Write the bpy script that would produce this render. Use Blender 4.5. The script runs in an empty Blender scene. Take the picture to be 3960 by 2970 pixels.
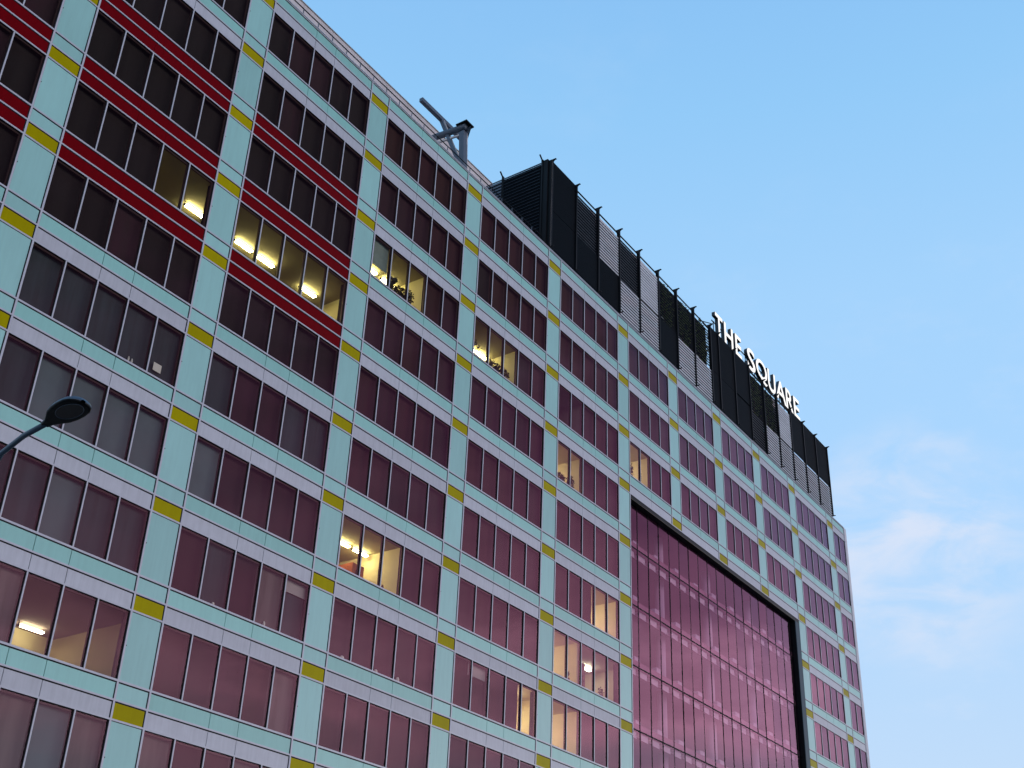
import bpy, bmesh, math, random
from mathutils import Vector, Matrix
random.seed(7)
S = bpy.context.scene
COL = S.collection
R = math.radians

# ---------------------------------------------------------------- camera
M, H, OC, OB, ZT = 1.338, 3.6, 0.6127, 1.2393, 47.1      # facade module, storey, spandrel lines, height datum
CAM = Vector((-23.886, -32.113, -45.582 + ZT))
RX = Vector((0.5678073610849129, -0.8222802653803235, 0.038078417297099154))
RD = Vector((0.4124423794440154, 0.2441602223288255, -0.8776542995228231))
RF = Vector((0.7123805754906195, 0.5140437247923597, 0.4777792007457531))
FPX = 1211.017
cam_data = bpy.data.cameras.new('camera')
cam = bpy.data.objects.new('camera', cam_data)
COL.objects.link(cam)
cam.matrix_world = Matrix(((RX.x, -RD.x, -RF.x, CAM.x), (RX.y, -RD.y, -RF.y, CAM.y), (RX.z, -RD.z, -RF.z, CAM.z), (0, 0, 0, 1)))
cam_data.sensor_width = 36.0
cam_data.lens = FPX * 36.0 / 1024.0
cam_data.shift_x = (512 - 507) / 1024
cam_data.shift_y = (424 - 384) / 1024
cam_data.clip_start, cam_data.clip_end = 0.1, 6000
S.camera = cam

def nodes(idblock):
    idblock.use_nodes = True
    nt = idblock.node_tree
    nt.nodes.clear()
    def N(kind, **kw):
        n = nt.nodes.new(kind)
        for k, v in kw.items():
            if k in n.inputs: n.inputs[k].default_value = v
            else: setattr(n, k, v)
        return n
    return nt, N, nt.links.new

# ---------------------------------------------------------------- world: dusk sky, sun just above the horizon behind the camera
SUN_EL, SUN_ROT = R(5), R(127)
W = bpy.data.worlds.new('World')
S.world = W
nt, N, L = nodes(W)
tc = N('ShaderNodeTexCoord')
sky = N('ShaderNodeTexSky', sky_type='NISHITA', sun_disc=False, sun_elevation=SUN_EL, sun_rotation=SUN_ROT, air_density=1.0, dust_density=0.6, ozone_density=1.5)
sep = N('ShaderNodeSeparateXYZ'); L(tc.outputs['Generated'], sep.inputs[0])
ramp = N('ShaderNodeValToRGB'); L(sep.outputs['Z'], ramp.inputs[0])
SKY_STOPS = [(0.0, (0.80, 0.86, 1.0)), (0.22, (0.53, 0.72, 0.96)), (0.40, (0.42, 0.68, 1.0)), (0.56, (0.37, 0.65, 0.98)), (0.68, (0.29, 0.59, 0.94)), (1.0, (0.13, 0.36, 0.80))]
cr = ramp.color_ramp
while len(cr.elements) < len(SKY_STOPS): cr.elements.new(0.5)
for e, (p, c) in zip(cr.elements, SKY_STOPS): e.position = p; e.color = (*c, 1)
# sunset half of the sky: dusk colours above an added bright low band
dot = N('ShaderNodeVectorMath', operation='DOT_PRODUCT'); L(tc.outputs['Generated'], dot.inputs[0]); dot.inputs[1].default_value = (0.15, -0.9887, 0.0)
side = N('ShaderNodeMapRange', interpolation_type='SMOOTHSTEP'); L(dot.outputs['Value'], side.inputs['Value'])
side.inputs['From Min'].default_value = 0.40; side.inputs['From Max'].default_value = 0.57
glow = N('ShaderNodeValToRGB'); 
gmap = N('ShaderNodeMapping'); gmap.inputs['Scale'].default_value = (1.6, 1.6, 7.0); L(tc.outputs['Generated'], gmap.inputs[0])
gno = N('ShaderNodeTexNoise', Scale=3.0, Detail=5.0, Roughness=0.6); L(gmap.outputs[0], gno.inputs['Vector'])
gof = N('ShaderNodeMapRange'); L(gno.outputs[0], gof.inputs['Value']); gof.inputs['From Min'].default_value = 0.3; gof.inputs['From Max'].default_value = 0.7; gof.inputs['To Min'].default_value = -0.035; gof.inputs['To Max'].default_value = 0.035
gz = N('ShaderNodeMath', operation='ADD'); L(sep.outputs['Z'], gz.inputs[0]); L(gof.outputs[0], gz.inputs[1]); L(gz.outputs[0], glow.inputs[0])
GLOW = [(0.0, (1.15, 1.50, 1.65)), (0.19, (1.25, 1.45, 1.60)), (0.26, (2.7, 2.05, 2.3)), (0.33, (1.25, 0.82, 1.08)), (0.45, (0.42, 0.24, 0.44)), (0.55, (0.08, 0.06, 0.10)), (0.68, (0.03, 0.03, 0.05)), (1.0, (0.03, 0.04, 0.07))]  # lowest stops: unseen bright band, added to light the facade
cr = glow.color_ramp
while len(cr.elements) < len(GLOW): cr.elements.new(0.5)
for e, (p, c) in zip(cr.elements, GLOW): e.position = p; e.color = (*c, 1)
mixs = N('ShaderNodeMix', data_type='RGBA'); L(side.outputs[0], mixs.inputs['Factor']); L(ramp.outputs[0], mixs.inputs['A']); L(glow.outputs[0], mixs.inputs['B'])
# thin clouds
mp = N('ShaderNodeMapping'); L(tc.outputs['Generated'], mp.inputs[0]); mp.inputs['Scale'].default_value = (2.2, 2.2, 5.0)
noi = N('ShaderNodeTexNoise', Scale=2.2, Detail=6.0, Roughness=0.62); L(mp.outputs[0], noi.inputs['Vector'])
cl = N('ShaderNodeMapRange', interpolation_type='SMOOTHSTEP'); L(noi.outputs[0], cl.inputs['Value'])
cl.inputs['From Min'].default_value = 0.50; cl.inputs['From Max'].default_value = 0.74; cl.inputs['To Max'].default_value = 0.55
low = N('ShaderNodeMapRange'); L(sep.outputs['Z'], low.inputs['Value'])
low.inputs['From Min'].default_value = 0.62; low.inputs['From Max'].default_value = 0.34; low.inputs['To Min'].default_value = 0.12
mul = N('ShaderNodeMath', operation='MULTIPLY'); L(cl.outputs[0], mul.inputs[0]); L(low.outputs[0], mul.inputs[1])
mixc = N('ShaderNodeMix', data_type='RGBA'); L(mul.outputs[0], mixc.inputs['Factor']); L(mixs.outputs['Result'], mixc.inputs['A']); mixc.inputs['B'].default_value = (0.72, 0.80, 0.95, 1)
# one brighter cloud bank low beyond the far end of the building
cd = N('ShaderNodeVectorMath', operation='DOT_PRODUCT'); L(tc.outputs['Generated'], cd.inputs[0]); cd.inputs[1].default_value = (0.8915, 0.248, 0.379)
cm = N('ShaderNodeMapRange', interpolation_type='SMOOTHSTEP'); L(cd.outputs['Value'], cm.inputs['Value']); cm.inputs['From Min'].default_value = 0.9935; cm.inputs['From Max'].default_value = 1.0004
cn = N('ShaderNodeTexNoise', Scale=5.5, Detail=8.0, Roughness=0.55, Distortion=0.5); L(mp.outputs[0], cn.inputs['Vector'])
cmr = N('ShaderNodeMapRange', interpolation_type='SMOOTHSTEP'); L(cn.outputs[0], cmr.inputs['Value']); cmr.inputs['From Min'].default_value = 0.36; cmr.inputs['From Max'].default_value = 0.70; cmr.inputs['To Max'].default_value = 0.66
cmm = N('ShaderNodeMath', operation='MULTIPLY'); L(cm.outputs[0], cmm.inputs[0]); L(cmr.outputs[0], cmm.inputs[1])
mixd = N('ShaderNodeMix', data_type='RGBA'); L(cmm.outputs[0], mixd.inputs['Factor']); L(mixc.outputs['Result'], mixd.inputs['A']); mixd.inputs['B'].default_value = (0.80, 0.82, 0.93, 1)
# the physical sky contributes its own gradient on top
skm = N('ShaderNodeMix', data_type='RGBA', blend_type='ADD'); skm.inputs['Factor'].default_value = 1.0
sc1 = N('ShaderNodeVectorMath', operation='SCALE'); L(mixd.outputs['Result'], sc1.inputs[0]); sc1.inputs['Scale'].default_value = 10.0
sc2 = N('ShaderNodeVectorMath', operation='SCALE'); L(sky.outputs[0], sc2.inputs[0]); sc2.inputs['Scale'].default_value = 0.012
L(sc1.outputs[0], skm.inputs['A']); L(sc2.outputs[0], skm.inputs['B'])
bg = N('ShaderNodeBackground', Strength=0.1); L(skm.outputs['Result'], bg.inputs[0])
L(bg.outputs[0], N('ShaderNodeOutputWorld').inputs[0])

# ---------------------------------------------------------------- sun: last weak warm light from behind the camera
sd = bpy.data.lights.new('sun', 'SUN')
sd.energy, sd.angle, sd.color = 0.30, R(12), (1.0, 0.84, 0.78)
sun = bpy.data.objects.new('sun', sd); COL.objects.link(sun)
to_sun = Vector((math.sin(SUN_ROT) * math.cos(SUN_EL), math.cos(SUN_ROT) * math.cos(SUN_EL), math.sin(SUN_EL)))
sun.rotation_euler = to_sun.to_track_quat('Z', 'Y').to_euler()

S.view_settings.view_transform = 'Standard'
S.view_settings.look = 'None'
S.view_settings.exposure = 0.0
S.view_settings.gamma = 1.0
S.view_settings.use_curve_mapping = False
S.render.engine = 'CYCLES'
S.cycles.use_denoising = True
S.cycles.max_bounces = 8
S.cycles.transparent_max_bounces = 12
S.cycles.sample_clamp_indirect = 6.0

# ---------------------------------------------------------------- materials
def principled(name, base, rough=0.5, metal=0.0, spec=0.5, var=0.0, scale=3.0, stretch=(1, 1, 1), bump=0.0, coat=0.0, objvar=0.0, streak=0.0):
    m = bpy.data.materials.new(name)
    nt, N, L = nodes(m)
    b = N('ShaderNodeBsdfPrincipled')
    b.inputs['Base Color'].default_value = (*base, 1)
    b.inputs['Roughness'].default_value = rough
    b.inputs['Metallic'].default_value = metal
    b.inputs['Specular IOR Level'].default_value = spec
    b.inputs['Coat Weight'].default_value = coat
    b.inputs['Coat Roughness'].default_value = 0.05
    L(b.outputs[0], N('ShaderNodeOutputMaterial').inputs[0])
    if var or bump or objvar:
        t = N('ShaderNodeTexCoord')
        mp = N('ShaderNodeMapping'); mp.inputs['Scale'].default_value = stretch; L(t.outputs['Object'], mp.inputs[0])
        n = N('ShaderNodeTexNoise', Scale=scale, Detail=5.0, Roughness=0.6); L(mp.outputs[0], n.inputs['Vector'])
        mr = N('ShaderNodeMapRange'); L(n.outputs[0], mr.inputs['Value'])
        mr.inputs['From Min'].default_value = 0.3; mr.inputs['From Max'].default_value = 0.7
        mr.inputs['To Min'].default_value = 1 - var; mr.inputs['To Max'].default_value = 1 + var
        oi = N('ShaderNodeObjectInfo')
        orr = N('ShaderNodeMapRange'); L(oi.outputs['Random'], orr.inputs['Value'])
        orr.inputs['To Min'].default_value = 1 - objvar; orr.inputs['To Max'].default_value = 1 + objvar
        mm = N('ShaderNodeMath', operation='MULTIPLY'); L(mr.outputs[0], mm.inputs[0]); L(orr.outputs[0], mm.inputs[1])
        if streak:
            mp2 = N('ShaderNodeMapping'); mp2.inputs['Scale'].default_value = (5.0, 1.0, 0.35); L(t.outputs['Object'], mp2.inputs[0])
            n2 = N('ShaderNodeTexNoise', Scale=1.3, Detail=6.0, Roughness=0.7); L(mp2.outputs[0], n2.inputs['Vector'])
            m2 = N('ShaderNodeMapRange'); L(n2.outputs[0], m2.inputs['Value']); m2.inputs['From Min'].default_value = 0.42; m2.inputs['From Max'].default_value = 0.75; m2.inputs['To Min'].default_value = 1.0; m2.inputs['To Max'].default_value = 1 - streak
            m3 = N('ShaderNodeMath', operation='MULTIPLY'); L(mm.outputs[0], m3.inputs[0]); L(m2.outputs[0], m3.inputs[1]); mm = m3
        sc = N('ShaderNodeVectorMath', operation='SCALE'); sc.inputs[0].default_value = base; L(mm.outputs[0], sc.inputs['Scale'])
        L(sc.outputs[0], b.inputs['Base Color'])
        rr = N('ShaderNodeMapRange'); L(n.outputs[0], rr.inputs['Value'])
        rr.inputs['To Min'].default_value = max(0.0, rough - 0.5 * var); rr.inputs['To Max'].default_value = min(1.0, rough + 0.5 * var)
        L(rr.outputs[0], b.inputs['Roughness'])
        if bump:
            bp = N('ShaderNodeBump', Strength=bump, Distance=0.02); L(n.outputs[0], bp.inputs['Height']); L(bp.outputs[0], b.inputs['Normal'])
    return m

def emitter(name, colour, strength):
    m = bpy.data.materials.new(name)
    nt, N, L = nodes(m)
    e = N('ShaderNodeEmission', Strength=strength); e.inputs['Color'].default_value = (*colour, 1)
    L(e.outputs[0], N('ShaderNodeOutputMaterial').inputs[0])
    return m

def glass(name, tint, refl, f0=0.09):
    m = bpy.data.materials.new(name)
    nt, N, L = nodes(m)
    lw = N('ShaderNodeLayerWeight', Blend=0.5)
    pw = N('ShaderNodeMath', operation='POWER'); L(lw.outputs['Facing'], pw.inputs[0]); pw.inputs[1].default_value = 4.0
    mr = N('ShaderNodeMapRange'); L(pw.outputs[0], mr.inputs['Value']); mr.inputs['To Min'].default_value = f0; mr.inputs['To Max'].default_value = 1.0
    tr = N('ShaderNodeBsdfTransparent'); tr.inputs[0].default_value = (*tint, 1)
    gl = N('ShaderNodeBsdfGlossy', Roughness=0.015); gl.inputs[0].default_value = (*refl, 1)
    t = N('ShaderNodeTexCoord')
    n = N('ShaderNodeTexNoise', Scale=0.5, Detail=1.0); L(t.outputs['Object'], n.inputs['Vector'])
    bp = N('ShaderNodeBump', Strength=0.25, Distance=0.02); L(n.outputs[0], bp.inputs['Height']); L(bp.outputs[0], gl.inputs['Normal'])
    mx = N('ShaderNodeMixShader'); L(mr.outputs[0], mx.inputs[0]); L(tr.outputs[0], mx.inputs[1]); L(gl.outputs[0], mx.inputs[2])
    L(mx.outputs[0], N('ShaderNodeOutputMaterial').inputs[0])
    return m

MAT = dict(
    mint=principled('mint_enamel', (0.355, 0.67, 0.62), 0.32, spec=0.38, var=0.035, scale=0.8, stretch=(1.5, 1, .5), objvar=0.07, streak=0.07),
    mint2=principled('mint_spandrel_enamel', (0.32, 0.66, 0.59), 0.32, spec=0.38, var=0.04, scale=0.8, stretch=(1.5, 1, .5), objvar=0.07, streak=0.07),
    lav=principled('lavender_enamel', (0.55, 0.575, 0.615), 0.42, spec=0.3, var=0.05, scale=1.2, stretch=(1, 1, 1.6), objvar=0.07, streak=0.14),
    yel=principled('yellow_enamel', (0.42, 0.36, 0.0), 0.35, spec=0.05, var=0.05, scale=0.9, objvar=0.06, streak=0.10),
    red=principled('red_enamel', (0.165, 0.0, 0.003), 0.4, spec=0.04, var=0.08, scale=1.5, stretch=(3, 1, .4)),
    alu=principled('pale_aluminium', (0.55, 0.57, 0.62), 0.35, spec=0.5, var=0.05, scale=2.0),
    gasket=principled('black_gasket', (0.006, 0.007, 0.009), 0.6, spec=0.2),
    inner=principled('brown_inner_frame', (0.05, 0.028, 0.03), 0.6, spec=0.3),
    black=principled('backing_black', (0.008, 0.008, 0.01), 0.8, spec=0.1),
    conc=principled('pale_concrete', (0.42, 0.40, 0.38), 0.8, var=0.12, scale=0.6, bump=0.1),
    white=principled('white_cladding', (0.66, 0.67, 0.70), 0.6, var=0.05, scale=0.9),
    rust=principled('stained_white_panel', (0.66, 0.62, 0.61), 0.7, var=0.18, scale=0.7, stretch=(1, 1, .35)),
    navy=principled('navy_steel', (0.020, 0.060, 0.085), 0.45, spec=0.12, var=0.1, scale=1.0),
    dark=principled('black_steel', (0.004, 0.005, 0.006), 0.5, spec=0.15),
    louv=principled('dark_louvre_paint', (0.004, 0.007, 0.010), 0.6, spec=0.03, var=0.15, scale=0.6, objvar=0.25),
    blade=principled('pale_louvre_blade', (0.62, 0.66, 0.69), 0.7, spec=0.1, var=0.12, scale=0.5, stretch=(1, 1, 3)),
    pale=principled('pale_plant_wall', (0.60, 0.57, 0.57), 0.7, var=0.12, scale=0.35, stretch=(1, 1, 1.4)),
    steel=principled('grey_blue_steel', (0.085, 0.115, 0.150), 0.45, metal=0.0, var=0.1, scale=1.0),
    bars=principled('pale_steel_bar', (0.62, 0.58, 0.55), 0.5, var=0.08),
    curtain=principled('atrium_mullion_black', (0.003, 0.003, 0.005), 0.5, spec=0.05),
    rooff=principled('roof_membrane', (0.10, 0.10, 0.10), 0.9, var=0.2, scale=0.3),
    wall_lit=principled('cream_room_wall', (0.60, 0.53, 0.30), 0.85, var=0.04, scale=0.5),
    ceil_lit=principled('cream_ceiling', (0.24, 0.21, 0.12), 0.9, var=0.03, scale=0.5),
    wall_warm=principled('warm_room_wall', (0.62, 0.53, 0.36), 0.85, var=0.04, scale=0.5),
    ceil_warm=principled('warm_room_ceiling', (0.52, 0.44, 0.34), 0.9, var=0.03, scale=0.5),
    floor_in=principled('dark_carpet', (0.05, 0.04, 0.04), 0.9),
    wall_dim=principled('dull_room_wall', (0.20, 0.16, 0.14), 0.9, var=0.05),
    atr_wall=principled('atrium_back_wall', (0.06, 0.022, 0.036), 0.8, var=0.2, scale=0.25),
    atr_slab=principled('atrium_soffit', (0.26, 0.12, 0.16), 0.8, var=0.08, scale=0.4),
    atr_white=principled('atrium_white_paint', (0.80, 0.76, 0.80), 0.6),
    atr_col=principled('atrium_column_paint', (0.42, 0.38, 0.44), 0.6),
    leaf=principled('dark_leaf', (0.020, 0.030, 0.008), 0.5, var=0.35, scale=9.0),
    pot=principled('clay_pot', (0.10, 0.04, 0.025), 0.7, var=0.1),
    wood=principled('orange_wood', (0.36, 0.09, 0.03), 0.5, var=0.12, scale=2.0, stretch=(1, 1, .2)),
    paper=principled('white_paper', (0.75, 0.78, 0.76), 0.8, var=0.02),
    poster=principled('maroon_poster', (0.13, 0.045, 0.045), 0.7, var=0.5, scale=3.0),
    lampbody=principled('lamp_bracket', (0.03, 0.028, 0.025), 0.5),
    asphalt=principled('asphalt', (0.05, 0.05, 0.052), 0.9, var=0.25, scale=0.8, bump=0.3),
    paving=principled('paving_stone', (0.24, 0.23, 0.22), 0.85, var=0.15, scale=0.9),
    paint=principled('road_paint', (0.75, 0.75, 0.72), 0.7, var=0.1),
    lamp_pole=principled('lamp_pole_paint', (0.05, 0.08, 0.11), 0.4, metal=0.0, spec=0.4),
    lamp_in=principled('lamp_bowl', (0.004, 0.005, 0.005), 0.3, spec=0.2),
    letter_side=principled('letter_side', (0.010, 0.013, 0.018), 0.4),
    letter=emitter('letter_face_lit', (1.0, 0.99, 0.99), 1.15),
    tube=emitter('fluorescent_tube', (1.0, 0.95, 0.46), 52.0),
    tube_cool=emitter('cool_fluorescent_tube', (0.90, 1.0, 0.86), 36.0),
    tube_dim=emitter('dim_tube', (1.0, 0.90, 0.62), 22.0),
    tube_warm=emitter('warm_fluorescent_tube', (1.0, 0.93, 0.56), 120.0),
    glass=glass('window_glass', (0.90, 0.86, 0.78), (1.0, 0.57, 0.76), 0.036),
    glass2=glass('atrium_glass', (0.90, 0.76, 0.84), (0.84, 0.50, 0.70), 0.05),
)
BL = [principled('unlit_room_maroon', (0.034, 0.006, 0.012), 0.9, var=0.35, scale=0.9, stretch=(3, 1, .25)),  # mostly flat tones for unlit rooms; grey and sage are real blinds
      principled('unlit_room_plum', (0.026, 0.007, 0.016), 0.9, var=0.35, scale=0.9, stretch=(3, 1, .25)),
      principled('unlit_room_black', (0.004, 0.0025, 0.004), 0.9, var=0.3, scale=0.9, stretch=(3, 1, .25)),
      principled('unlit_room_brown', (0.032, 0.008, 0.008), 0.9, var=0.3, scale=0.9, stretch=(3, 1, .25)),
      principled('unlit_room_slate', (0.100, 0.165, 0.200), 0.9, var=0.15, scale=0.5),
      principled('blind_grey', (0.42, 0.42, 0.45), 0.9, var=0.05),
      principled('unlit_room_ash', (0.130, 0.115, 0.125), 0.9, var=0.3, scale=0.9, stretch=(3, 1, .25)),
      principled('unlit_room_dark_slate', (0.030, 0.052, 0.068), 0.9, var=0.3, scale=0.9, stretch=(3, 1, .25)),
      principled('blind_sage', (0.22, 0.32, 0.31), 0.9, var=0.1)]

# ---------------------------------------------------------------- mesh helpers
class MB:
    def __init__(s): s.v, s.f, s.mi, s.mats = [], [], [], []
    def m(s, mat):
        if isinstance(mat, str): mat = MAT[mat]
        if mat not in s.mats: s.mats.append(mat)
        return s.mats.index(mat)
    def box(s, x0, x1, y0, y1, z0, z1, mat):
        k = s.m(mat); b = len(s.v)
        s.v += [(x, y, z) for z in (z0, z1) for y in (y0, y1) for x in (x0, x1)]
        for q in ((0, 2, 3, 1), (4, 5, 7, 6), (0, 1, 5, 4), (2, 6, 7, 3), (0, 4, 6, 2), (1, 3, 7, 5)):
            s.f.append([b + i for i in q]); s.mi.append(k)
    def poly(s, pts, mat):
        k = s.m(mat); b = len(s.v); s.v += [tuple(p) for p in pts]
        s.f.append(list(range(b, b + len(pts)))); s.mi.append(k)
    def bar(s, a, b, w, h, mat, up=(0, 0, 1)):
        """rectangular bar from a to b"""
        a, b = Vector(a), Vector(b); d = (b - a).normalized(); u = Vector(up)
        if abs(d.dot(u)) > 0.98: u = Vector((1, 0, 0))
        r = d.cross(u).normalized(); u = r.cross(d)
        k = s.m(mat); o = len(s.v)
        for p in (a, b):
            for (i, j) in ((-1, -1), (1, -1), (1, 1), (-1, 1)): s.v.append(tuple(p + r * i * w / 2 + u * j * h / 2))
        for q in ((0, 3, 2, 1), (4, 5, 6, 7), (0, 1, 5, 4), (1, 2, 6, 5), (2, 3, 7, 6), (3, 0, 4, 7)):
            s.f.append([o + i for i in q]); s.mi.append(k)
    def tube(s, pts, rad, mat, n=12):
        k = s.m(mat); o = len(s.v); pts = [Vector(p) for p in pts]
        for i, p in enumerate(pts):
            d = (pts[min(i + 1, len(pts) - 1)] - pts[max(i - 1, 0)]).normalized()
            u = Vector((0, 0, 1)) if abs(d.z) < 0.95 else Vector((1, 0, 0))
            r = d.cross(u).normalized(); u = r.cross(d)
            rr = rad[i] if isinstance(rad, (list, tuple)) else rad
            for j in range(n):
                t = 2 * math.pi * j / n; s.v.append(tuple(p + r * math.cos(t) * rr + u * math.sin(t) * rr))
        for i in range(len(pts) - 1):
            for j in range(n):
                s.f.append([o + i * n + j, o + i * n + (j + 1) % n, o + (i + 1) * n + (j + 1) % n, o + (i + 1) * n + j]); s.mi.append(k)
        s.f.append([o + j for j in range(n)][::-1]); s.mi.append(k)
        s.f.append([o + (len(pts) - 1) * n + j for j in range(n)]); s.mi.append(k)
    def build(s, name, parent=None, smooth=False):
        me = bpy.data.meshes.new(name)
        org = parent_world(parent) if parent else Vector((0, 0, 0))
        me.from_pydata([tuple(Vector(p) - org) for p in s.v], [], s.f)
        for m in s.mats: me.materials.append(m)
        me.polygons.foreach_set('material_index', s.mi)
        if smooth: me.polygons.foreach_set('use_smooth', [True] * len(s.f))
        me.update()
        o = bpy.data.objects.new(name, me); COL.objects.link(o)
        if parent: o.parent = parent
        return o

def parent_world(p):
    v = Vector((0, 0, 0))
    while p: v = v + p.location; p = p.parent
    return v

def thing(name, label, cat, loc, group=None):
    o = bpy.data.objects.new(name, None); o.empty_display_size = 0.3; COL.objects.link(o)
    o.location = loc; tag(o, label, cat, group); return o

def tag(o, label=None, cat=None, group=None, kind=None):
    if label: o['label'] = label
    if cat: o['category'] = cat
    if group: o['group'] = group
    if kind: o['kind'] = kind
    return o

def px(x, y, z):
    d = Vector((x, y, z)) - CAM; w = d.dot(RF)
    if w < 0.5: return None
    return (507 + FPX * d.dot(RX) / w, 424 + FPX * d.dot(RD) / w)

def shown(x0, x1, z0, z1):
    """how large a facade rectangle comes out in the picture (0 when it is outside)"""
    p = [px(x, 0, z) for x, z in ((x0, z0), (x1, z0), (x1, z1), (x0, z1))]
    if None in p: return 0
    if max(q[0] for q in p) < 0 or min(q[0] for q in p) > 1024 or max(q[1] for q in p) < 0 or min(q[1] for q in p) > 768: return 0
    return 0.5 * abs(sum(p[i][0] * p[(i + 1) % 4][1] - p[(i + 1) % 4][0] * p[i][1] for i in range(4)))

A = lambda k: ZT - H * k                # window head under spandrel k
C_ = lambda k: A(k) + OC                # line between mint and lavender
B = lambda k: A(k) + OB                 # window sill line on top of spandrel k
NR = 12
TOP = B(1)

# ---------------------------------------------------------------- ground, road, pavement
g = MB(); g.poly([(-3000, -3000, 0), (3000, -3000, 0), (3000, 3000, 0), (-3000, 3000, 0)], 'paving'); tag(g.build('ground'), kind='structure')
g = MB(); g.box(-400, 400, -26, -8, -0.2, 0.004, 'asphalt'); tag(g.build('road'), kind='structure')
g = MB(); g.box(-400, 400, -7.997, 0.6, -0.2, 0.13, 'paving'); tag(g.build('pavement'), kind='structure')
g = MB()
for i in range(-60, 60): g.box(i * 6, i * 6 + 3, -17.1, -16.95, 0.001, 0.008, 'paint')
tag(g.build('road_markings'), kind='structure')

# ---------------------------------------------------------------- the office building
PIERS = [-12, -6, 0, 6, 12, 18, 24, 29, 34, 39, 44, 50]
BAYS = [(p + 1, (PIERS[i + 1] if i + 1 < len(PIERS) else 53)) for i, p in enumerate(PIERS)]   # bay i lies right of pier i
AT0, AT1, ATK = 25, 44, 4               # the tall glazed opening: modules 25..44 below spandrel 4
RED = {(2, 3), (2, 4), (2, 5), (1, 3), (1, 4), (1, 5), (0, 4), (0, 5)}
def in_atrium(m0, m1, k): return m0 >= AT0 and m1 <= AT1 and k > ATK
bld = thing('office_building', 'long dusk lit office block with mint and lavender panel facade, yellow squares and dark windows', 'building', (0, 0, 0))

bands = {'mint_pier_panel': [], 'mint_panel': [], 'yellow_panel': [], 'mint_spandrel': [], 'lavender_spandrel': [], 'red_spandrel': []}
G = 0.012
def panel(mb, x0, x1, z0, z1, mat): mb.box(x0, x1, 0.0, 0.03, z0, z1, mat)
FW = 0.035                              # half width of a frame bar
for i, p in enumerate(PIERS):
    for k in range(1, NR + 1):
        x0, x1 = p * M + FW, (p + 1) * M - FW
        if not (p in (29, 34, 39) and k > ATK):
            bands['mint_panel'].append((x0, x1, C_(k) + FW, B(k) - FW, 'mint', None))
            bands['yellow_panel'].append((x0, x1, A(k) + FW, C_(k) - FW, 'yel', None))
        if not (p in (29, 34, 39) and k >= ATK):
            bands['mint_pier_panel'].append((x0, x1, B(k + 1) + FW, A(k) - FW, 'mint', None))
for i, (m0, m1) in enumerate(BAYS):
    n = m1 - m0
    cuts = [m0, m0 + 2, m0 + 3, m1] if n == 5 else ([m0, m0 + 2, m1] if n == 4 else [m0, m1])
    for k in range(1, NR + 1):
        if in_atrium(m0, m1, k): continue
        x0, x1 = m0 * M + FW, m1 * M - FW
        if (i, k) in RED:
            bands['red_spandrel'].append((x0, x1, C_(k) + FW, B(k) - FW, 'red', cuts)); bands['red_spandrel'].append((x0, x1, A(k) + FW, C_(k) - FW, 'red', cuts))
        else:
            bands['mint_spandrel'].append((x0, x1, C_(k) + FW, B(k) - FW, 'mint2', cuts)); bands['lavender_spandrel'].append((x0, x1, A(k) + FW, C_(k) - FW, 'lav', cuts))
for name, lst in bands.items():
    lst.sort(key=lambda r: -shown(r[0], r[1], r[2], r[3]))
    rest = MB()
    for n, (x0, x1, z0, z1, mat, cuts) in enumerate(lst):
        one = n < 100 and shown(x0, x1, z0, z1) > 0
        mb = MB() if one else rest
        if cuts:
            g2 = 0.004 if mat == 'red' else G
            xs = [c * M for c in cuts]
            for a, b in zip(xs[:-1], xs[1:]):
                panel(mb, x0 if a == xs[0] else a + g2, x1 if b == xs[-1] else b - g2, z0, z1, mat)
        else: panel(mb, x0, x1, z0, z1, mat)
        if one: mb.build(name, bld)
    if rest.v: rest.build(name, bld)['kind'] = 'stuff'

# black backing behind every opaque panel
mb = MB()
for (m0, m1) in BAYS:
    for k in range(1, NR + 1):
        if not in_atrium(m0, m1, k): mb.box(m0 * M, m1 * M, 0.035, 0.20, A(k) + 0.004, B(k) - 0.004, 'black')
for p in PIERS:
    zb = A(ATK) if p in (29, 34, 39) else 1.0
    mb.box(p * M + 0.002, (p + 1) * M - 0.002, 0.036, 0.42, zb, TOP - 0.01, 'black')
mb.build('backing_wall', bld)

# continuous vertical frame bars at the pier edges
for p in PIERS + [53]:
    for m in ((p, p + 1) if p != 53 else (53,)):
        zb = A(ATK) - FW if (AT0 < m < AT1) else 0.6
        if m == 44: zb = A(ATK) - FW
        mb = MB(); x = m * M
        mb.box(x - FW, x + FW, -0.022, 0.03, zb, TOP + 0.02, 'alu')
        mb.box(x - FW - 0.040, x - FW + 0.001, -0.006, 0.028, zb, TOP, 'gasket')
        mb.box(x + FW - 0.001, x + FW + 0.010, -0.006, 0.028, zb, TOP, 'gasket')
        for k in range(1, NR + 1):
            zc = (A(k) + B(k + 1)) / 2
            if zc > zb: mb.box(x + FW, x + FW + 0.035, -0.012, 0.0, zc - 0.02, zc + 0.02, 'gasket')
        mb.build('vertical_mullion', bld)
# horizontal frame bars
X0, X1 = -12 * M, 53 * M
for k in range(1, NR + 1):
    for ln, z in (('A', A(k)), ('C', C_(k)), ('B', B(k))):
        segs = [(X0, X1)] if k <= ATK else [(X0, AT0 * M), (AT1 * M, X1)]
        w = 0.030 if ln != 'B' else 0.034
        for a, b in segs:
            mb = MB()
            mb.box(a, b, -0.018, 0.029, z - w, z + w, 'alu')
            gd = 0.020 if ln == 'A' else 0.045
            mb.box(a, b, -0.004, 0.027, z - w - gd, z - w + 0.001, 'gasket')
            mb.build('transom', bld)

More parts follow.
